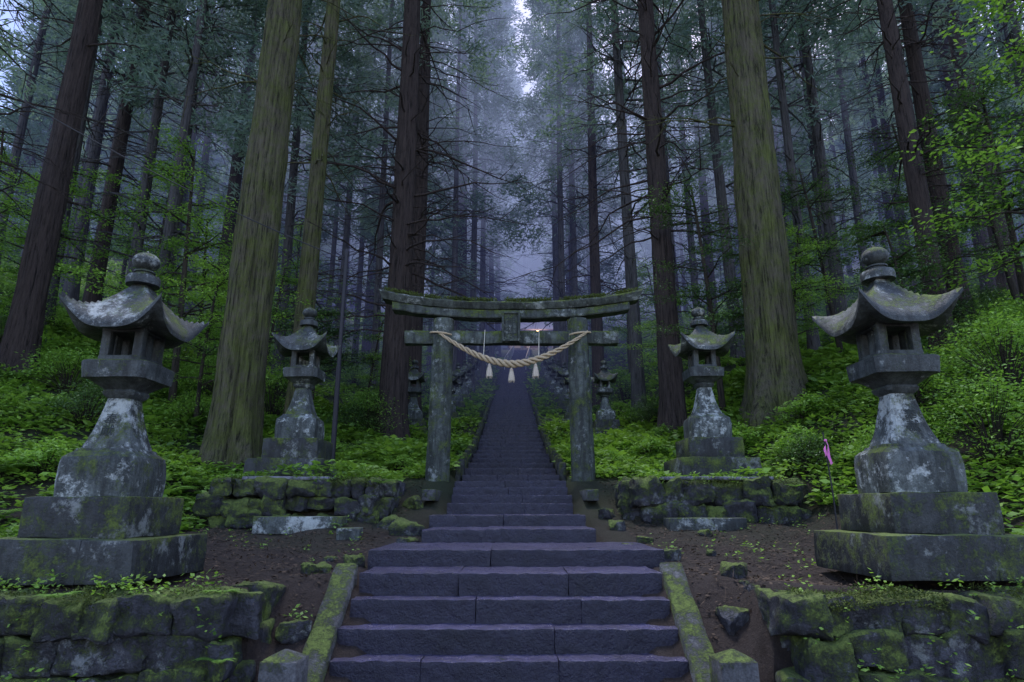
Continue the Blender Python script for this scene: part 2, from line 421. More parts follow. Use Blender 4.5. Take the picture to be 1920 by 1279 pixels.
for (x, y, s) in ((-1.45, 9.2, .30), (-1.75, 9.6, .24), (-1.3, 8.4, .16), (1.5, 9.5, .2), (1.7, 8.6, .14), (1.45, 10.2, .22), (-1.6, 10.7, .24), (-2.0, 7.4, .1), (2.3, 7.8, .1), (2.1, 6.4, .2), (-1.9, 6.6, .16), (1.85, 5.8, .2), (2.6, 9.0, .12), (-1.8, 5.7, .18), (-1.62, 7.0, .16), (1.68, 7.3, .18), (1.4, 8.0, .14)):
    m = MB(); rbox(m, (0, 0, 0), (s * 1.4, s, s * .9), (5, 5, 5), s * .2, s * .3, 1.2 / s)
    o = obj('boulder', m.mesh('boulder', M_rubble, True, 45), None, (x, y, Hs(x, y) + s * .1), (0, 0, rng.uniform(0, 3)))
    tag(o, 'rough mossy boulder beside the path', 'rock', 'boulders along the path')

# ------------------------------------------------------------------ lantern prototype
def text_mesh(txt, size):
    cu = bpy.data.curves.new('inscription', 'FONT'); cu.body = txt; cu.size = size; cu.extrude = .003
    cu.align_x = 'CENTER'; cu.align_y = 'CENTER'; cu.space_line = .9
    o = bpy.data.objects.new('tmp_text', cu); COL.objects.link(o)
    bpy.context.view_layer.update()
    dg = bpy.context.evaluated_depsgraph_get()
    me = bpy.data.meshes.new_from_object(o.evaluated_get(dg)); bpy.data.objects.remove(o)
    me.materials.clear(); me.materials.append(M_ink); return me
LP = {}
def part(n, mb_, mat, sh=35): LP[n] = mb_.mesh(n, mat, True, sh)
m = MB(); rbox(m, (-.22, 0, .175), (.86, 1.3, .35), (8, 8, 4), .008, .012, 4.); rbox(m, (.43, 0, .172), (.435, 1.3, .345), (4, 8, 4), .008, .012, 4.); part('lower_plinth', m, M_plinth)
m = MB(); rbox(m, (0, 0, .52), (.92, .92, .34), (8, 8, 4), .008, .012, 4.); part('upper_plinth', m, M_plinth)
m = MB(); loft(m, [(.69, .335, .335), (.80, .34, .34), (.92, .34, .34), (1.0, .335, .335), (1.05, .325, .325), (1.08, .29, .29), (1.10, .26, .26), (1.125, .25, .25)], 8, 24, .012, 1); part('pedestal', m, M_lant, 28)
rings = []
for i in range(12):
    t = i / 11; hw = .25 - .14 * (t ** .60) + (.0 if t > .08 else -.02 * (1 - t / .08)); rings.append((1.12 + .49 * t, hw, hw))
m = MB(); loft(m, rings, 8, 12, .008, 3); part('shaft', m, M_lant)
m = MB(); loft(m, [(1.60, .115, .115), (1.63, .145, .145), (1.66, .155, .155), (1.68, .145, .145), (1.72, .19, .19), (1.77, .26, .26), (1.775, .295, .295), (1.86, .305, .305), (1.93, .31, .31), (1.945, .28, .28)], 8, 24, .006, 5); part('bracket', m, M_lantdark, 28)
m = MB()
for sx_ in (-1, 1):
    for sy_ in (-1, 1): rbox(m, (sx_ * .155, sy_ * .155, 2.12), (.085, .085, .38), (1, 1, 4), .006, .004, 5)
rbox(m, (0, 0, 1.965), (.40, .40, .07), (3, 3, 1), .006, .004); rbox(m, (0, 0, 2.28), (.40, .40, .10), (3, 3, 1), .006, .004)
for sx_ in (-1, 1):
    rbox(m, (sx_ * .155, 0, 2.12), (.03, .10, .28), (1, 1, 2), .006, .003)
part('fire_box', m, M_lantdark)
m = MB(); N = 28; hw = .43
def roofz(u, v, top):
    r = max(abs(u), abs(v)); mn = min(abs(u), abs(v))
    cor = (mn / max(r, 1e-6)) ** 3.0 * r ** 3.6 if r > 0 else 0
    if top:
        return 2.26 + .46 * (1 - r) ** 1.4 + .13 * (1 - r) ** .4 + .27 * cor
    return (2.27 - .045 * ss(.35, .95, r) + .28 * cor)
vs = []; fs = []; K = N + 1
for top in (1, 0):
    for j in range(K):
        for i in range(K):
            u = -1 + 2 * i / N; v_ = -1 + 2 * j / N; r = max(abs(u), abs(v_)); mn = min(abs(u), abs(v_))
            bulge = 1 + .11 * (mn / max(r, 1e-6)) ** 6 * r ** 2
            q = Vector((u * hw * bulge, v_ * hw * bulge, float(roofz(u, v_, top)) - (.0 if top else .012)))
            q += .008 * noise.noise_vector(Vector((q.x, q.y, 0)) * 3); vs.append(q)
o_ = K * K
for j in range(N):
    for i in range(N):
        a = j * K + i; fs.append((a, a + 1, a + K + 1, a + K)); b = a + o_; fs.append((b, b + K, b + K + 1, b + 1))
for i in range(N):
    for (a, b) in ((i, i + 1), ((N) * K + i + 1, N * K + i), ((i + 1) * K, i * K), (i * K + N, (i + 1) * K + N)):
        fs.append((b, a, a + o_, b + o_))
m.add(vs, fs); part('roof', m, M_lantdark, 50)
m = MB(); prof = [(2.76, .155), (2.82, .16), (2.85, .15), (2.86, .09), (2.89, .085), (2.895, .10), (2.91, .10), (2.92, .075)]
for i in range(9):
    a = -1.2 + 2.7 * i / 8; prof.append((3.015 + .095 * math.sin(a), .126 * math.cos(a) + .003))
prof.append((3.12, .02)); prof.append((3.135, .004))
tube(m, [(0, 0, p[0]) for p in prof], [p[1] for p in prof], 20, True, lambda a, i, p: 1 + .03 * noise.noise(Vector((math.cos(a) * 2, math.sin(a) * 2, p.z * 9)))); part('finial', m, M_lantdark, 40)
txm = text_mesh('奉\n献', .12)
def lantern(loc, s=1., rot=0., label='', txt=False, group='stone lanterns lining the approach'):
    e = empty('stone_lantern', loc, rot, s); tag(e, label, 'stone lantern', group)
    for k, me in LP.items():
        o = bpy.data.objects.new(k, me); link(o, e)
    if txt:
        o = obj('inscription', txm, e, (0, -.19, 1.335), (R(90 - 14), 0, 0)); tag(o, 'carved dark characters reading votive offering')
    return e
lantern((-3.72, 6.1, -.60), 1., .0, 'tall grey stone lantern with lichened shaft on two-tier plinth', txt=True)
lantern((3.70, 6.1, -.57), 1.01, -.0, 'tall mossy stone lantern with flared roof on wide dark plinth', txt=True)
lantern((-3.63, 11.0, .43), .98, .0, 'grey stone lantern on terrace wall beside metal pole')
lantern((3.36, 11.05, .45), .98, .0, 'dark stone lantern on boulder terrace by cedar')
lx = [(-3.1, 20, .8), (2.93, 20, .8)]
yy = 23.5
while yy < 62:
    c = float(XC(yy)); lx += [(c - 2.3, yy, .72), (c + 2.3, yy, .72)]; yy += 3.6
for (x, y, s) in lx:
    lantern((x, y, Hs(x, y) - .12), s, rng.uniform(-.06, .06), 'small weathered stone lantern standing beside the long stairs')

# ------------------------------------------------------------------ torii
TY = 12.5
tor = empty('torii_gate', (0, TY, .42)); tag(tor, 'mossy grey stone shrine gate spanning the steps', 'torii gate')
for sg in (-1, 1):
    m = MB(); pts = []; rd = []
    for i in range(30):
        t = i / 29; pts.append((sg * (1.40 - .045 * t) - .03, 0, -.05 + 3.33 * t)); rd.append(.235 - .03 * t)
    tube(m, pts, rd, 26, True, lambda a, i, p: 1 + .05 * noise.noise(Vector((math.cos(a) * 1.8, math.sin(a) * 1.8, p.z * 1.6 + sg * 4))))
    obj('pillar', m.mesh('pillar', M_torii, True, 40), tor)
def beam(x0, x1, zb, zt, dy, curve, cap=0., n=48, flare=0., seed=0):
    m = MB(); vs = []; fs = []
    for i in range(n + 1):
        t = i / n; x = x0 + (x1 - x0) * t; u = 2 * t - 1; lift = curve * abs(u) ** 2.4
        tt = flare * abs(u) ** 3
        sec = [(-dy * .9, zb), (-dy, zb + .02), (-dy - cap, zt - .03), (-dy - cap + .02, zt), (0, zt + (.05 if cap else 0)), (dy + cap - .02, zt), (dy + cap, zt - .03), (dy, zb + .02), (dy * .9, zb)]
        for (yy_, zz) in sec:
            k = (zz - zb) / (zt - zb); xx = x + (u * .07 * k if cap else 0)
            q = Vector((xx, yy_, zz + lift + tt * k)); q += .02 * noise.noise_vector(q * 3.5 + Vector((seed, 0, 0))); vs.append(q)
    S = 9
    for i in range(n):
        for j in range(S): fs.append((i * S + j, i * S + (j + 1) % S, (i + 1) * S + (j + 1) % S, (i + 1) * S + j))
    fs.append(tuple(range(S))); fs.append(tuple(n * S + j for j in range(S - 1, -1, -1)))
    m.add(vs, fs)
    return m.mesh('beam', M_torii, True, 35)
obj('top_lintel', beam(-2.62, 2.58, 3.45, 3.60, .2, .23, .05, flare=.04), tor)
obj('lower_lintel', beam(-2.42, 2.38, 3.27, 3.447, .16, .19, 0, seed=4), tor)
obj('tie_beam', beam(-2.15, 2.13, 2.76, 3.02, .12, 0, 0, seed=9), tor)
m = MB(); rbox(m, (-.02, -.16, 3.07), (.36, .14, .62), (3, 2, 5), .02, .008, 4, taper=-.08)
obj('name_tablet', m.mesh('name_tablet', M_torii, True, 40), tor)
m = MB()
for (cx, cz, w, h) in ((-.02, 3.36, .36, .05), (-.02, 2.79, .32, .05), (-.18, 3.07, .04, .56), (.14, 3.07, .04, .56)): rbox(m, (cx, -.245, cz), (w, .05, h), (2, 1, 2), .01, .004)
obj('tablet_frame', m.mesh('tablet_frame', M_torii, True, 40), tor)
obj('inscription', text_mesh('神\n社', .2), tor, (-.02, -.236, 3.08), (R(90), 0, 0))
n = 11000; x = nr.uniform(-2.6, 2.55, n); u = np.abs(x) / 2.6; y = nr.uniform(-.26, .23, n) + TY; z = .42 + 3.62 + .25 * u ** 2.4 + .03 * (1 - np.abs(y - TY) / .23) + nr.uniform(-.02, .04, n)
keep = (np.sin(x * 5) + np.sin(x * 11.3 + 1) + nr.uniform(-1, 1, n)) > -.7
cc = np.stack([x, y, z], 1)[keep]; k = len(cc)
dd = nr.normal(size=(k, 3)); dd[:, 2] = np.abs(dd[:, 2]) + .3
o = obj('moss', quads_mesh('moss', leafquads(cc, dd, nr.uniform(.02, .065, k), nr.uniform(.012, .03, k)), M_mossleaf), tor, (0, -TY, -.42))

# sacred rope
RY = 12.2
rp = empty('sacred_rope', (0, RY, 2.65)); tag(rp, 'thick twisted straw rope with tassels hung across the gate', 'rope')
m = MB(); n = 260
def rc(t):
    x = -1.5 + 3.02 * t; u = 2 * t - 1; return Vector((x, -.02 + .14 * abs(u) ** 6, .06 + .70 * abs(u) ** 1.75))
for s in range(3):
    pts = []; rd = []
    for i in range(n + 1):
        t = i / n; c = rc(t); u = abs(2 * t - 1); rr = .017 + .042 * (1 - u ** 1.5)
        d = (rc(min(1, t + .01)) - rc(max(0, t - .01))).normalized(); a = t * 2 * math.pi * 8. + s * 2.0944
        w = Vector((0, 1, 0)); q = d.cross(w)
        pts.append(c + (w * math.cos(a) + q * math.sin(a)) * rr * .82); rd.append(rr * .56)
    tube(m, pts, rd, 10)
for sg in (-1, 1):
    pts = []
    for i in range(25):
        a = 2 * math.pi * i / 24; pts.append((sg * 1.40 - .03 + .235 * math.cos(a), .3 + .235 * math.sin(a), .74 + .03 * math.sin(a + sg)))
    tube(m, pts, [.02] * 25, 7)
obj('rope', m.mesh('rope', M_straw, True, None), rp)
for (x, zt) in ((-.44, .0), (-.01, -.05), (.46, .0)):
    m = MB(); zt2 = rc((x + 1.5) / 3.02).z - .07
    prof = [(0, .012), (-.03, .025), (-.05, .038), (-.06, .032), (-.08, .036), (-.16, .052), (-.25, .062), (-.27, .058)]
    tube(m, [(x, -.02, zt2 + p[0]) for p in prof], [p[1] for p in prof], 28, True, lambda a, i, p: 1 + .09 * math.sin(a * 9) * (i > 3))
    for q in range(26):
        a = rng.uniform(0, 6.28); rr = rng.uniform(.03, .055)
        tube(m, [(x + math.cos(a) * rr, -.02 + math.sin(a) * rr, zt2 - .23), (x + math.cos(a) * rr * 1.1, -.02 + math.sin(a) * rr * 1.1, zt2 - .27 - rng.uniform(.01, .04))], [.004, .002], 4)
    obj('tassel', m.mesh('tassel', M_tassel, True, 40), rp)
for x in (-.56, .52):
    m = MB(); z0 = rc((x + 1.5) / 3.02).z; tube(m, [(x, .0, z0 - .03), (x + .02, .1, .78)], [.007, .007], 6)
    obj('cord', m.mesh('cord', M_cord), rp)

# ------------------------------------------------------------------ pole, cable, ribbon stake
lp = empty('lamp_post', (-3.46, 12.5, Hs(-3.46, 12.5))); tag(lp, 'thin dark metal lamp pole beside a stone lantern', 'lamp post')
m = MB(); tube(m, [(0, 0, -.1), (0, 0, 1), (0, 0, 2.2), (0, 0, 2.21), (0, 0, 4.6)], [.052, .052, .052, .042, .042], 12); obj('pole', m.mesh('pole', M_pole), lp)
m = MB(); tube(m, [(0, 0, 4.55), (0, 0, 4.62), (0, 0, 4.64), (0, 0, 4.72)], [.045, .055, .055, .02], 12); tube(m, [(0, 0, 4.5), (-.08, -.02, 4.54), (-.13, -.03, 4.52)], [.012] * 3, 6); tube(m, [(-.13, -.03, 4.55), (-.13, -.03, 4.5), (-.13, -.03, 4.47)], [.02, .04, .035], 10)
obj('lamp_head', m.mesh('lamp_head', M_pole), lp)
m = MB(); a = Vector((-3.46, 12.5, 5.0)); b = Vector((-12.5, 8.0, 9.2)); pts = []
for i in range(30):
    t = i / 29; p = a.lerp(b, t); p.z -= 4 * .45 * t * (1 - t); pts.append(p)
tube(m, pts, [.011] * 30, 6); tag(obj('power_cable', m.mesh('power_cable', M_cable)), 'thin black sagging overhead cable reaching the lamp pole', 'cable')
sx0, sy0 = 3.66, 7.5; gz = Hs(sx0, sy0)
rb = empty('ribbon_stake', (sx0, sy0, gz)); tag(rb, 'thin dark stake tied with a pink ribbon', 'marker stake')
m = MB(); tube(m, [(0, 0, -.1), (.0, 0, .7), (-.03, 0, 1.42)], [.009, .009, .008], 7); obj('stake', m.mesh('stake', M_pole), rb)
m = MB(); top = Vector((-.02, -.015, 1.32))
for s_, (ox, w, L) in enumerate(((.015, .013, .28), (-.015, .011, .19))):
    vs = []
    for i in range(9):
        t = i / 8; cx = ox * t * 2 + .010 * math.sin(t * 7 + s_); vs += [(top.x + cx - w * (.3 + t * .9), top.y - .01 - .01 * math.sin(t * 9), top.z - L * t), (top.x + cx + w * (.3 + t * .9), top.y - .012 + .012 * math.sin(t * 6 + 1), top.z - L * t + .02)]
    m.add(vs, [(2 * i, 2 * i + 1, 2 * i + 3, 2 * i + 2) for i in range(8)])
rbox(m, tuple(top), (.03, .026, .026), (1, 1, 1), .007, .003); obj('ribbon', m.mesh('ribbon', M_pink), rb)

# ------------------------------------------------------------------ shrine
SZ = 17.6; SX = 2.9; SY = 75
sh = empty('shrine_hall', (SX, SY, SZ)); tag(sh, 'small wooden shrine hall with pale hipped roof atop the stairs', 'shrine')
m = MB(); rbox(m, (0, 0, .2), (8, 5, .5), (2, 2, 1), .03, 0); obj('base', m.mesh('base', M_slab), sh)
m = MB(); rbox(m, (0, .3, 1.4), (6.4, 3.6, 2.2), (2, 2, 2), .02, 0); obj('wall', m.mesh('wall', M_plaster), sh)
for x in (-3.3, -1.3, 1.3, 3.3):
    m = MB(); tube(m, [(x, -2.1, .4), (x, -2.1, 2.6)], [.14, .14], 12); obj('pillar', m.mesh('pillar', M_wood), sh)
m = MB(); vs = []; fs = []; K = 25
for j in range(K):
    for i in range(K):
        u = -1 + 2 * i / (K - 1); v_ = -1 + 2 * j / (K - 1); r = max(abs(u), abs(v_)); mn = min(abs(u), abs(v_)) / max(r, 1e-6)
        vs.append((u * 4.6, v_ * 3.4, 2.5 + 2.0 * (1 - max(abs(v_), abs(u) ** 3)) ** 1.25 + .3 * mn ** 4 * r ** 4))
n0 = len(vs); vs += [(p[0], p[1], p[2] - .16) for p in vs]
for j in range(K - 1):
    for i in range(K - 1):
        a = j * K + i; fs.append((a, a + 1, a + K + 1, a + K)); b = a + n0; fs.append((b, b + K, b + K + 1, b + 1))
for i in range(K - 1):
    for (a, b) in ((i, i + 1), ((K - 1) * K + i + 1, (K - 1) * K + i), ((i + 1) * K, i * K), (i * K + K - 1, (i + 1) * K + K - 1)): fs.append((b, a, a + n0, b + n0))
m.add(vs, fs); rbox(m, (0, 0, 4.55), (3.4, .4, .35), (2, 1, 1), .05, 0); obj('roof', m.mesh('roof', M_roof, True, 40), sh)
m = MB(); rbox(m, (0, -1.53, 1.3), (1.8, .06, 1.9), (2, 1, 1), .01, 0); obj('door', m.mesh('door', M_wood), sh)
lampn = empty('hanging_lantern', (2.95, 71.2, 19.6)); tag(lampn, 'lit warm hanging lamp under the shrine eaves', 'lamp')
m = MB(); tube(m, [(0, 0, -.18), (0, 0, -.12), (0, 0, .12), (0, 0, .18)], [.08, .18, .18, .08], 12); obj('lamp_shade', m.mesh('lamp_shade', M_bulb), lampn)
m = MB(); tube(m, [(0, 0, .16), (0, .2, .6)], [.02, .02], 6); obj('hook', m.mesh('hook', M_pole), lampn)
ld = bpy.data.lights.new('shrine_lamp_light', 'POINT'); ld.energy = 160; ld.color = (1, .72, .46); ld.shadow_soft_size = .25
lo = bpy.data.objects.new('lamp_light', ld); link(lo, lampn); lo.location = (0, -.5, 0)
for sg in (-1, 1):
    m = MB(); P = []
    for y in np.arange(50, 70.1, 2.0):
        x = float(XC(y)) + sg * .85; z = float(np.interp(y, PY, PZ)); P.append((x, y, z + 1.0)); tube(m, [(x, y, z), (x, y, z + 1.)], [.025, .025], 6)
    tube(m, P, [.03] * len(P), 8); tag(obj('handrail', m.mesh('handrail', M_rail)), 'thin galvanised handrail along the upper steps', 'handrail')

# ------------------------------------------------------------------ cedar trees
def dead_branches(m, n, z0, z1, rad, r_, L=(1, 3), thick=1.):
    for k in range(n):
        z = r_.uniform(z0, z1); a = r_.uniform(0, 6.28); l = r_.uniform(*L); d = Vector((math.cos(a), math.sin(a), 0))
        up = r_.uniform(-.1, .35); dr = r_.uniform(.1, .5); pts = []; r0 = r_.uniform(.012, .028) * (1 + .2 * l) * thick
        side = Vector((-d.y, d.x, 0)) * r_.uniform(-.3, .3)
        for i in range(8):
            t = i / 7; p = Vector((0, 0, z)) + d * (rad * .7 + l * t) + Vector((0, 0, l * (up * t - dr * t * t + .25 * dr * t ** 4))) + side * t * t * l
            p += .07 * l * noise.noise_vector(Vector((k, t * 4, z))); pts.append(p)
        tube(m, pts, [r0 * (1 - .85 * i / 7) for i in range(8)], 5, False)
        for q in range(r_.choice([1, 2, 3, 4])):
            i = r_.randint(2, 6); b = pts[i]; dd_ = (d + Vector((r_.uniform(-1, 1), r_.uniform(-1, 1), r_.uniform(-.6, .5)))).normalized()
            ll = l * r_.uniform(.2, .45); tube(m, [b, b + dd_ * ll * .5 + Vector((0, 0, -.04)), b + dd_ * ll + Vector((0, 0, .06 * ll))], [r0 * .4, r0 * .25, r0 * .1], 4, False)
def trunk_mesh(name, rad, height, mat, seed, fine=False, ndead=40, dz=(4, 14), L=(1, 3), flare=.35):
    r_ = random.Random(seed); m = MB(); n = 72 if fine else 14
    zs_ = []; z = -.6
    while z < height: zs_.append(z); z += .12 if (fine and z < 15) else (.5 if z < 3 else 1.6)
    zs_.append(height); so = Vector((seed * 3.1, seed * 1.7, 0))
    bend = [Vector((.10 * math.sin(z * .13 + seed), .10 * math.cos(z * .11 + seed * 2), z)) - Vector((.10 * math.sin(seed), .10 * math.cos(seed * 2), 0)) for z in zs_]
    rd = [rad * ((1 - .8 * max(z, 0) / height) + flare * math.exp(-max(z, -.3) / .55)) for z in zs_]
    def fn(a, i, p):
        c, s = math.cos(a), math.sin(a)
        root = 1 + .14 * math.exp(-max(p.z, 0) / .8) * (math.sin(a * 5 + seed) + .5 * math.sin(a * 8 + seed * 2))
        f = 1 + .08 * noise.noise(Vector((c * 2, s * 2, p.z * .3)) + so)
        if fine: f += .15 * (abs(noise.noise(Vector((c * 11, s * 11, p.z * .5)) + so)) - .22) + .06 * noise.noise(Vector((c * 18, s * 18, p.z * 2.2)) + so)
        return root * f
    tube(m, bend, rd, n, True, fn)
    dead_branches(m, ndead, dz[0], dz[1], rad * .8, r_, L)
    return m.mesh(name, mat, True, None)
def cedar_crown(name, h0, h1, rad, nb, per, seed, qs=1.0):
    g = np.random.default_rng(seed); Cc = []; Dd = []
    for b in range(nb):
        t = (b + g.random()) / nb; t = t ** .85; h = h0 + (h1 - h0) * t
        L = rad * (1 - t) ** .75 * g.uniform(.5, 1.15) + .35
        a = g.uniform(0, 2 * np.pi); d = np.array([np.cos(a), np.sin(a), 0]); sd_ = np.array([-d[1], d[0], 0])
        nt_ = 6
        ts = g.uniform(.25, 1., nt_) ** .7
        tc_ = np.outer(ts * L, d) + np.outer(g.normal(size=nt_) * .28 * L * (1.1 - ts) , sd_)
        tc_[:, 2] = h - .28 * ts * L + .32 * L * ts ** 3 + g.normal(size=nt_) * .18
        c = np.repeat(tc_, per // nt_, axis=0); k = len(c)
        c = c + g.normal(size=(k, 3)) * np.array([.19, .19, .12])
        dirs = d[None, :] * .8 + g.normal(size=(k, 3)) * .6; dirs[:, 2] += .15 - .5 * g.random(k)
        Cc.append(c); Dd.append(dirs)
    c = np.concatenate(Cc); d = np.concatenate(Dd); n = len(c)
    return quads_mesh(name, leafquads(c, d, g.uniform(.16, .34, n) * qs, g.uniform(.045, .085, n) * qs, g.normal(size=(n, 3))), M_needle)
trunks = [trunk_mesh('trunk', .30, 33, M_bark, 1, dz=(3.5, 15), ndead=60), trunk_mesh('trunk', .22, 31, M_barkgrey, 2, dz=(4, 14), ndead=50), trunk_mesh('trunk', .34, 35, M_bark, 3, dz=(5, 16), ndead=55, L=(1, 3.5)), trunk_mesh('trunk', .17, 29, M_barkgrey, 4, dz=(3, 13), ndead=50), trunk_mesh('trunk', .2, 23, M_barkgrey, 5, dz=(1.5, 6), ndead=14)]
crowns = [cedar_crown('crown', 12, 34, 3.5, 108, 120, 21), cedar_crown('crown', 10, 32, 3.1, 105, 120, 22), cedar_crown('crown', 13.5, 36, 3.8, 112, 120, 23), cedar_crown('crown', 7.5, 30, 2.8, 104, 120, 24), cedar_crown('crown', 3.0, 24.5, 3.6, 170, 96, 25, 1.35)]
GRP = 'cedar trees of the forest'
LBL = ['tall straight cedar with dark reddish bark and bare lower branches', 'slender grey-barked cedar rising from green undergrowth', 'tall dark cedar with long dead side branches', 'thin straight cedar trunk with high feathery crown', 'younger cedar leafy almost to the ground']
def tree(x, y, k, s=1., rot=None, label=None, tm=None, cm=None):
    e = empty('cedar_tree', (x, y, Hs(x, y) - .05), rng.uniform(0, 6.28) if rot is None else rot, s)
    tag(e, label or LBL[k], 'tree', GRP)
    link(bpy.data.objects.new('trunk', tm or trunks[k]), e)
    link(bpy.data.objects.new('crown', cm or crowns[k]), e)
    return e
hi = cedar_crown('crown', 17, 36, 3.4, 85, 120, 31, .9)
pos = []
def hero(x, y, rad, mat, seed, label, dz=(6, 16), nd=20, h=36, L=(1, 3), flare=.35):
    tree(x, y, 0, 1., tm=trunk_mesh('trunk', rad, h, mat, seed, True, nd, dz, L, flare), cm=hi, rot=seed, label=label); pos.append((x, y))
hero(-5.45, 12.6, .48, M_barkmoss, 5, 'massive moss-covered cedar with flared roots beside lantern', (8, 16), 18)
hero(6.1, 14.6, .58, M_barkmoss, 6, 'massive cedar with green mossy furrowed bark on slope', (7, 16), 22)
hero(-3.45, 18.3, .40, M_bark, 7, 'dark reddish cedar with many bare drooping branches', (3.2, 16), 100, L=(1.2, 4.2))
hero(4.35, 17.2, .32, M_bark, 8, 'dark slender cedar with bare crooked branches', (5, 15), 75, L=(1.2, 4.2))
hero(-5.5, 16.2, .26, M_barkmoss, 9, 'slim mossy cedar standing behind the lamp pole', (6, 16), 22)
hero(-11.1, 14.0, .32, M_bark, 10, 'leaning cedar with brown bark on slope', (6, 16), 12)
for (x, y, k, s) in ((-11.6, 11.6, 0, .9), (-3.6, 22.5, 2, 1.0), (4.3, 21.5, 1, 1.1), (-14.5, 19, 1, 1.1), (-15.5, 22.5, 0, 1), (-13.2, 21, 3, 1.2), (-11.8, 20.5, 1, 1), (-12, 25, 0, 1.), (-10.5, 18, 3, 1), (10, 14.4, 0, .85), (9.5, 19.5, 3, 1), (8.0, 22, 1, 1), (12.5, 17, 2, .8), (14.5, 15.5, 3, 1), (3.6, 26, 0, .9), (-5.5, 25, 3, 1), (-7.2, 21, 3, 1.), (13.5, 12.5, 1, .8), (-8.6, 23, 1, .95), (6.6, 25, 3, 1.), (-16, 16, 3, 1.1), (-9, 20.5, 3, .9), (11.3, 21, 1, 1), (-3.2, 38, 2, 1.1), (4.3, 42, 0, 1.1), (-2.9, 47, 1, 1.2), (5.0, 52, 2, 1.15), (-2.6, 57, 0, 1.2), (-2.9, 31, 3, 1.1), (3.5, 34, 1, 1.1), (7.5, 62, 3, 1.2), (-2.4, 65, 4, 1.1), (-4.2, 52, 4, 1.1), (6.2, 46, 4, 1.), (3.4, 46.5, 3, 1.35), (-2.0, 42.5, 3, 1.35), (2.7, 38, 3, 1.3), (-1.7, 52, 3, 1.45), (5.6, 57, 4, 1.3), (-1.4, 61.5, 1, 1.4), (-2.3, 35, 3, 1.25), (2.6, 31, 3, 1.2), (1.5, 82, 4, 1.3), (-2.5, 81.5, 4, 1.3), (5.5, 83, 4, 1.3), (9.5, 80, 4, 1.2), (-6.5, 78, 4, 1.3), (0, 90, 4, 1.5), (4.2, 92, 4, 1.4), (-4, 91, 4, 1.5), (2.2, 99, 4, 1.6), (-1.8, 101, 4, 1.6), (6.5, 100, 4, 1.6), (-6, 101, 4, 1.6), (0, 110, 4, 1.8)):
    tree(x, y, k, s); pos.append((x, y))
cnt = 0; tries = 0
while cnt < 225 and tries < 20000:
    tries += 1
    y = 22 + 105 * rng.random() ** 1.25; x = rng.uniform(-1, 1) * (.84 * y + 2)
    cor = 3.6 if y < 35 else 4.6 if y < 68 else (0 if y > 80 else 8.)
    if abs(x - float(XC(y))) < cor - (y > 40) * .6 * (x < 0): continue
    md = 2.3 + y * .012
    if any((x - a) ** 2 + (y - b) ** 2 < md * md for a, b in pos): continue
    k = 4 if rng.random() < (.25 if y < 45 else .55 if y < 70 else .8) and y > 28 else rng.choice([0, 1, 1, 2, 3, 3])
    pos.append((x, y)); tree(x, y, k, rng.uniform(.85, 1.2) * (1.25 if k == 4 and y > 75 else 1)); cnt += 1

# ------------------------------------------------------------------ broadleaf trees & shrubs
def spray_leaves(tips, g, per, size, spread, flat=.25, mat=M_leaf, name='crown'):
    tips = np.array(tips); n = len(tips) * per
    c = np.repeat(tips, per, axis=0) + g.normal(size=(n, 3)) * spread * np.array([1, 1, flat])
    d = g.normal(size=(n, 3)); d[:, 2] = d[:, 2] * .3 - .15
    up = g.normal(size=(n, 3)) * .45; up[:, 2] += 1.2
    return quads_mesh(name, leafquads(c, d, g.uniform(.6, 1.2, n) * size, g.uniform(.35, .6, n) * size, up), mat)
def broadleaf(seed, h, rad, mat, nlimb=22, per=45, size=.085):
    r_ = random.Random(seed); g = np.random.default_rng(seed); m = MB(); tips = []
    top = Vector((r_.uniform(-.6, .6), r_.uniform(-.6, .6), h)); mid_ = Vector((r_.uniform(-.3, .3), r_.uniform(-.3, .3), h * .5))
    def tp(t): return Vector((0, 0, 0)).lerp(mid_, t).lerp(mid_.lerp(top, t), t)
    tube(m, [tp(i / 10) for i in range(11)], [.075 * (1 - .75 * i / 10) * (h / 6) + .01 for i in range(11)], 9)
    for k in range(nlimb):
        t = r_.uniform(.3, 1.); b = tp(t); a = r_.uniform(0, 6.28); L = rad * (1.15 - .6 * t) * r_.uniform(.6, 1.2); d = Vector((math.cos(a), math.sin(a), r_.uniform(.0, .35)))
        pts = [b + d * L * s + Vector((0, 0, -.12 * L * s * s)) + .06 * L * noise.noise_vector(Vector((k, s * 3, seed))) for s in (0, .25, .5, .75, 1)]
        tube(m, pts, [.028, .022, .016, .011, .005], 5, False)
        for s in range(1, 5):
            for q in range(2):
                o = Vector((r_.uniform(-1, 1), r_.uniform(-1, 1), r_.uniform(-.1, .15))) * L * .3; e_ = pts[s] + o
                tube(m, [pts[s], e_], [.006, .003], 4, False); tips.append(tuple(e_))
    return m.mesh('trunk', M_twig, True, None), spray_leaves(tips, g, per, size, .19, .2, mat)
BL = [broadleaf(41, 6.5, 2.4, M_leaf), broadleaf(42, 5.0, 2.0, M_leaf), broadleaf(43, 7.5, 2.6, M_leafdark, 22), broadleaf(44, 3.4, 1.6, M_leafdark, 18)]
BLN = ['slender broadleaf tree with layered bright green leaves', 'young broadleaf tree with fresh green leaf sprays', 'evergreen broadleaf tree with dark hanging leaf sprays', 'small dark evergreen sapling on the slope']
def btree(x, y, k, s=1., rot=None):
    e = empty('broadleaf_tree', (x, y, Hs(x, y) - .05), rng.uniform(0, 6.28) if rot is None else rot, s); tag(e, BLN[k], 'tree', 'broadleaf understorey trees')
    link(bpy.data.objects.new('trunk', BL[k][0]), e); link(bpy.data.objects.new('crown', BL[k][1]), e)
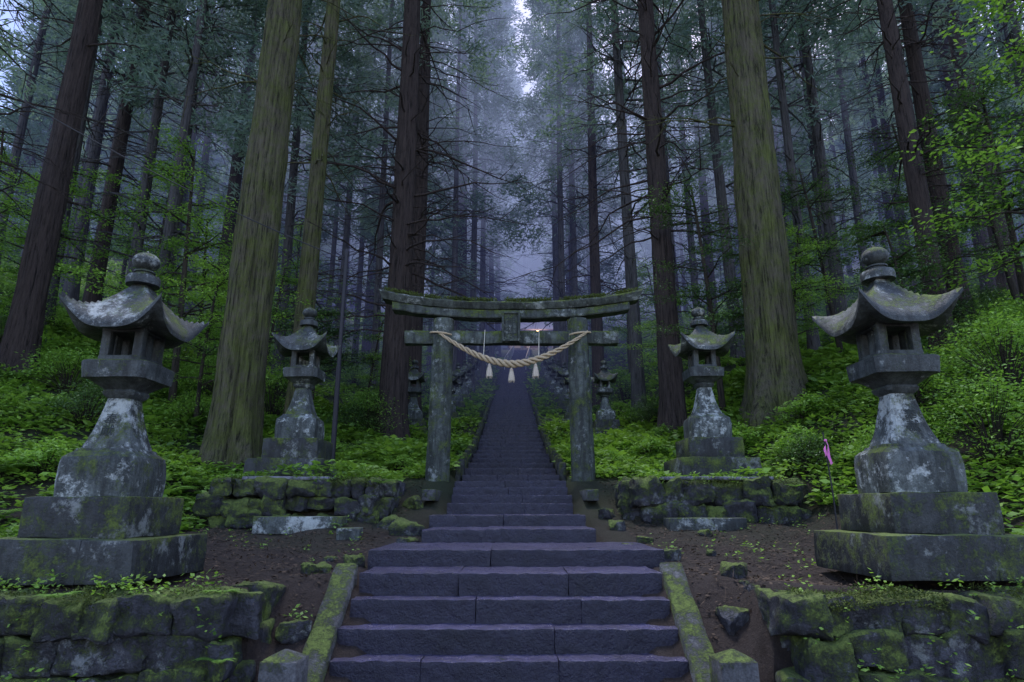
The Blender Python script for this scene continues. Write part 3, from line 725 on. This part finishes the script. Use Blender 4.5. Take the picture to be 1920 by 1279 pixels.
for t in ((-8.3, 15.5, 0, 1.05), (-12.5, 16, 1, 1.1), (-7.6, 19, 1, .9), (-9.5, 27, 0, 1), (9.8, 10.4, 1, 1.3), (5.3, 16.0, 2, .85), (10.5, 12.5, 2, .8), (12.5, 15, 2, .9), (9, 17, 2, .8), (13.5, 19, 2, 1.), (7.6, 18.5, 3, 1.1), (-6.3, 20, 3, 1.), (-14, 24, 0, 1.1), (-17, 19, 0, 1.), (-4.6, 27, 1, .7), (5.5, 29, 0, .8), (11, 24, 0, 1.), (16, 22, 0, 1.1), (-11, 32, 1, 1.2), (8, 33, 1, 1), (-6, 36, 0, .8), (14.5, 30, 0, 1.1), (-18, 28, 0, 1.2), (8.2, 12.9, 3, 1.0), (-13.5, 12.5, 1, 1.), (-9.2, 18.5, 1, 1.), (-7., 14.2, 1, .75), (-4.6, 20, 1, .7), (5.2, 20, 1, .8), (7.2, 15.8, 1, .7)):
    btree(*t)
def shrub(seed, rad, h, mat, n=70, per=50, size=.065):
    r_ = random.Random(seed); g = np.random.default_rng(seed); m = MB(); tips = []
    for k in range(n):
        a = r_.uniform(0, 6.28); e_ = r_.uniform(.1, 1.5); rr = r_.uniform(.5, 1.) ** .6
        tip = Vector((math.cos(a) * math.cos(e_) * rad * rr, math.sin(a) * math.cos(e_) * rad * rr, math.sin(e_) * h * rr + .1))
        tube(m, [(tip.x * .1, tip.y * .1, 0), (tip.x * .45, tip.y * .45, tip.z * .6), tip], [.012, .008, .003], 4, False); tips.append(tuple(tip))
    return m.mesh('stem', M_twig, True, None), spray_leaves(tips, g, per, size, .15 * rad, .5, mat, 'foliage')
SH = [shrub(51, 1., .9, M_leaf, 50, 45, .08), shrub(52, 1.2, 1.3, M_leaf, 70, 45, .075), shrub(53, .9, 1.1, M_leafdark), shrub(54, .6, .5, M_leaf, 36, 36, .09)]
SHN = ['bright green leafy shrub on the slope', 'large spreading light green shrub', 'dark evergreen shrub beneath the cedars', 'low fresh green bush']
def shr(x, y, k, s=1.):
    e = empty('shrub', (x, y, Hs(x, y) - .05), rng.uniform(0, 6.28), s); tag(e, SHN[k], 'shrub', 'shrubs on the forest slope')
    link(bpy.data.objects.new('stem', SH[k][0]), e); link(bpy.data.objects.new('foliage', SH[k][1]), e)
for t in ((6.2, 8.3, 1, .8), (7.3, 9.3, 1, .9), (6.6, 10.6, 0, .9), (8.4, 10.5, 1, .9), (5.6, 9.4, 0, .7), (7.6, 12, 2, .8), (9.5, 11.5, 1, .9), (5.2, 11.5, 3, .9), (5.8, 12.6, 3, .9), (4.6, 13.2, 3, 1.), (10, 13, 2, 1.), (-6.8, 9.5, 3, .9), (-8, 12, 2, .8), (-9.5, 13.5, 0, 1.), (-7.2, 14.5, 0, .8), (-6.6, 17.5, 1, 1.), (-10, 16.5, 1, 1.1), (-12, 14.6, 2, 1.), (-4.2, 15, 3, .9), (-2.3, 13.6, 3, .6), (2.2, 14.2, 3, .55), (3.2, 15, 3, .8), (-9, 10, 3, 1.), (-2.4, 16, 3, .7), (2.3, 17.5, 3, .7), (-1.9, 19, 3, .6), (1.9, 21.5, 3, .6), (-2, 22, 3, .6), (1.7, 16, 3, .45), (-1.7, 15, 3, .45), (-4.6, 13.6, 2, .6), (4.9, 10.8, 2, .6)):
    shr(*t)
for k in range(90):
    y = rng.uniform(16, 58); sg = rng.choice([-1, 1]); x = sg * rng.uniform(1.7 if y > 22 else 4, min(.8 * y, 22) if k % 2 else 4.5) + float(XC(y)); shr(x, y, rng.choice([0, 0, 1, 1, 2, 2, 3]) if abs(x) > 4 else 3, rng.uniform(.6, 1.1))

# ------------------------------------------------------------------ ground cover, litter, ferns
def cover(N, ymin, ymax, pw, size, hmax):
    y = ymin + (ymax - ymin) * nr.random(N) ** pw; x = nr.uniform(-1, 1, N) * (.85 * y + 2); ax = np.abs(x - XC(y))
    cl = np.sin(x * 2.1 + 1.7 * np.sin(y * 1.3)) + np.sin(y * 2.7 + 1.3 * np.sin(x * 1.9)) + .8 * nr.normal(size=N)
    dirt = (ax < 4.6) & (y < 10.1); k = ~dirt & (ax > np.where(y > 12.5, 1.10 + .1 * (y < 30), 2.1)) & (cl > -.7)
    k &= ~((np.abs(ax - 3.5) < .75) & (np.abs(y - 11) < .8))
    x = x[k]; y = y[k]; n = len(x); z = H(x, y); hgt = nr.uniform(.03, hmax, n) * (.55 + .45 * np.sin(x * 1.7) * np.sin(y * 1.3 + 1))
    lv = 8; a = nr.uniform(0, 2 * np.pi, (n, lv)); el = nr.uniform(-.25, .5, (n, lv)); sc = size * (1 + .02 * y)[:, None] * nr.uniform(.45, 1.7, (n, 1)) * nr.uniform(.7, 1.2, (n, lv))
    d = np.stack([np.cos(a) * np.cos(el), np.sin(a) * np.cos(el), np.sin(el)], -1).reshape(-1, 3)
    c = np.stack([x, y, z + hgt], 1)[:, None, :] + np.stack([np.cos(a) * sc * .5, np.sin(a) * sc * .5, nr.uniform(-.05, .05, (n, lv))], -1)
    up = nr.normal(size=(n * lv, 3)) * .4; up[:, 2] += 1
    return leafquads(c.reshape(-1, 3), d, sc.ravel(), sc.ravel() * .55, up)
V = np.concatenate([cover(50000, 5.6, 20, 1., .08, .30), cover(36000, 14, 60, 1.3, .11, .45)])
tag(obj('ground_cover', quads_mesh('ground_cover', V, M_cover)), 'dense low green leafy undergrowth over the forest floor', 'undergrowth', kind='stuff')
N = 34000; y = nr.uniform(5.6, 14, N); x = nr.uniform(-6, 6, N); k = (np.abs(x) > 1.6); x = x[k]; y = y[k]; n = len(x)
c = np.stack([x, y, H(x, y) + nr.uniform(.003, .02, n)], 1); d = nr.normal(size=(n, 3)); d[:, 2] *= .2
up = nr.normal(size=(n, 3)) * .3; up[:, 2] += 1
L = np.where(nr.random(n) < .35, nr.uniform(.08, .2, n), nr.uniform(.02, .06, n)); W = np.where(L > .08, .007, L * .5)
tag(obj('leaf_litter', quads_mesh('leaf_litter', leafquads(c, d, L, W, up), M_litter)), 'fallen brown needles and twigs scattered over dark soil', 'leaf litter', kind='stuff')
pts = []
for (x0, x1, y0, z0, cnt_) in ((-8, -2.2, 5.35, -.60, 260), (2.2, 8, 5.4, -.60, 110), (-4.5, -2, 9.9, .42, 90), (2, 4.4, 9.9, .42, 60), (-1.9, -1.7, 5.9, -.9, 10)):
    for i in range(cnt_):
        x = rng.uniform(x0, x1)
        if math.sin(x * 4.1) + math.sin(x * 9.7) + rng.uniform(-1, 1) < -.2: continue
        pts.append((x, y0 + rng.uniform(-.22, .15), z0 + rng.uniform(-.02, .06)))
for i in range(200):
    sg = rng.choice([-1, 1]); pts.append((sg * rng.uniform(2.15, 8), (5.11 if sg < 0 else 5.15) + rng.uniform(-.03, .03), rng.uniform(-1.6, -.7)))
for i in range(70):
    sg = rng.choice([-1, 1]); x = sg * rng.uniform(1.7, 4.6); y = rng.uniform(6.8, 9.7); pts.append((x, y, Hs(x, y) + .04))
P = np.array(pts); n = len(P); lv = 7; a = nr.uniform(0, 6.28, (n, lv)); d = np.stack([np.cos(a), np.sin(a), nr.uniform(-.3, .7, (n, lv))], -1).reshape(-1, 3)
c = np.repeat(P, lv, axis=0) + nr.normal(size=(n * lv, 3)) * .03
tag(obj('wall_plants', quads_mesh('wall_plants', leafquads(c, d, nr.uniform(.025, .065, n * lv), nr.uniform(.015, .035, n * lv)), M_cover)), 'small green plants growing on the stone walls', 'plants', kind='stuff')
mc = []
for (x0, x1, y0, y1, z0, cnt_) in ((-9, -2.15, 5.13, 5.5, -.64, 22000), (2.2, 9, 5.17, 5.55, -.64, 22000), (-4.5, -2, 9.78, 10.1, .41, 6000), (1.9, 4.4, 9.78, 10.1, .41, 6000)):
    x = nr.uniform(x0, x1, cnt_); y = y0 + (y1 - y0) * nr.random(cnt_) ** 1.3
    k = (np.sin(x * 3.3 + y0) + np.sin(x * 8.1 + y * 5) + .7 * nr.normal(size=cnt_)) > -.3
    x = x[k]; y = y[k]; mc.append(np.stack([x, y, z0 + .02 * np.sin(x * 7) - .05 * (y < y0 + .04) + nr.uniform(-.05, .02, len(x))], 1))
P = np.concatenate(mc); n = len(P); d = nr.normal(size=(n, 3)); d[:, 2] = np.abs(d[:, 2]) * .7 + .1; d[:, 1] -= .3
tag(obj('moss_cushions', quads_mesh('moss_cushions', leafquads(P, d, nr.uniform(.012, .035, n), nr.uniform(.008, .018, n)), M_mossleaf)), 'thick moss cushions along the wall tops', 'moss', kind='stuff')
def fern_mesh(seed):
    r_ = random.Random(seed); C_ = []; D_ = []; L_ = []
    for f in range(9):
        a = r_.uniform(0, 6.28); L = r_.uniform(.25, .45)
        for i in range(16):
            t = (i + 1) / 16; r = L * t; z = L * (.75 * t - .65 * t * t); c = (math.cos(a) * r, math.sin(a) * r, z)
            for sg in (-1, 1):
                C_.append(c); D_.append((math.cos(a) * .5 - sg * math.sin(a), math.sin(a) * .5 + sg * math.cos(a), -.15)); L_.append(.1 * math.sin(math.pi * min(1, t * .85 + .12)) + .01)
    return quads_mesh('fern', leafquads(np.array(C_), np.array(D_, dtype=float), np.array(L_), np.array(L_) * .28, np.tile([0, 0, 1.], (len(C_), 1))), M_leaf)
FM = [fern_mesh(1), fern_mesh(2), fern_mesh(3)]
def fern(x, y, z, s):
    o = obj('fern', rng.choice(FM), None, (x, y, z), (0, 0, rng.uniform(0, 6.28))); o.scale = (s,) * 3; tag(o, 'small green fern growing among mossy stones' if s < .85 else 'spreading green fern on the forest bank', 'fern', 'ferns on walls and banks')
for (x, y, z) in ((-2.25, 5.3, -.65), (-2.3, 5.1, -1.3), (-2.15, 5.15, -1.1), (-3.4, 5.1, -.65), (-5.2, 5.15, -.65), (-2.6, 5.05, -1.5), (4.6, 5.2, -.65), (4.2, 9.7, .3), (-4.7, 9.7, .1), (-1.95, 9.8, .35), (3.9, 5.1, -1.5), (-2.4, 9.3, -.25), (1.9, 10.4, .3), (-4.2, 8.6, -.4), (4.5, 8.4, -.3)):
    fern(x, y, z, rng.uniform(.4, .7))
for i in range(120):
    sg = rng.choice([-1, 1]); y = rng.uniform(8, 20); x = sg * rng.uniform(4.7 if y < 12.8 else 1.6, .8 * y)
    fern(x, y, Hs(x, y) + .08, rng.uniform(.9, 1.7))

# ------------------------------------------------------------------ mist volumes, self-glowing
def mist(name, pts8, dens, col, label):
    m = MB(); m.add(pts8, [(3, 2, 1, 0), (4, 5, 6, 7), (0, 1, 5, 4), (1, 2, 6, 5), (2, 3, 7, 6), (3, 0, 4, 7)])
    T = NT(name); va = T.new('ShaderNodeVolumeAbsorption'); va.inputs['Color'].default_value = (0, 0, 0, 1); va.inputs['Density'].default_value = dens
    ve = T.new('ShaderNodeEmission'); ve.inputs[0].default_value = (*[c / max(col) for c in col], 1); ve.inputs[1].default_value = dens * max(col)  # the volume's own glow stands in for light scattered by mist
    ad = T.new('ShaderNodeAddShader'); T.lk(va.outputs[0], ad.inputs[0]); T.lk(ve.outputs[0], ad.inputs[1]); T.lk(ad.outputs[0], T.out.inputs['Volume'])
    tag(obj('mist', m.mesh('mist', T.m, False)), label, 'mist', kind='structure')
def bx(x, y0, y1, z0a, z0b, z1): return [(-x, y0, z0a), (x, y0, z0a), (x, y1, z0b), (-x, y1, z0b), (-x, y0, z1), (x, y0, z1), (x, y1, z1), (-x, y1, z1)]
mist('valley_glow_mist', bx(150, 22, 230, -5, -5, 150), .0032, (.21, .26, .66), 'thin bluish self-glowing mist hanging between the forest trees')
mist('upper_glow_mist', bx(34, 80, 140, 5, 5, 110), .007, (.60, .70, 1.05), 'pale glowing mist bank added above the shrine hall for brightness')  # glowing volume added to brighten the distance behind the hall
mist('canopy_glow_mist', bx(15, 23.5, 79, 15.5, 22.5, 85), .0105, (.56, .66, 1.08), 'pale glowing mist added among the high crowns to brighten them')  # glowing volume added to lighten the canopy over the stairs

# ------------------------------------------------------------------ light, world, camera
w = bpy.data.worlds.new('World'); scene.world = w; w.use_nodes = True; nt = w.node_tree; bg = nt.nodes['Background']
sky = nt.nodes.new('ShaderNodeTexSky'); sky.sky_type = 'NISHITA'; sky.sun_disc = False; sky.sun_elevation = R(52); sky.sun_rotation = R(20)
mx = nt.nodes.new('ShaderNodeMix'); mx.data_type = 'RGBA'; mx.blend_type = 'MULTIPLY'; mx.inputs[0].default_value = 1.; mx.inputs[7].default_value = (1.04, .95, 1.0, 1)
nt.links.new(sky.outputs[0], mx.inputs[6]); nt.links.new(mx.outputs[2], bg.inputs[0]); bg.inputs[1].default_value = .54
sl = bpy.data.lights.new('sun', 'SUN'); sl.energy = 7.0; sl.angle = R(14); sl.color = (.97, .97, 1)
so = bpy.data.objects.new('sun', sl); COL.objects.link(so); so.rotation_euler = (R(-14), R(-6), 0)
cam = bpy.data.cameras.new('camera'); cam.sensor_width = 36; cam.lens = 1200 / 1920 * 36; cam.clip_end = 1000; cam.clip_start = .05
co = bpy.data.objects.new('camera', cam); COL.objects.link(co); co.location = (0, 0, 0); co.rotation_euler = (R(90 + 14.6), 0, 0); scene.camera = co
scene.view_settings.view_transform = 'Standard'; scene.view_settings.look = 'None'; scene.view_settings.exposure = 0
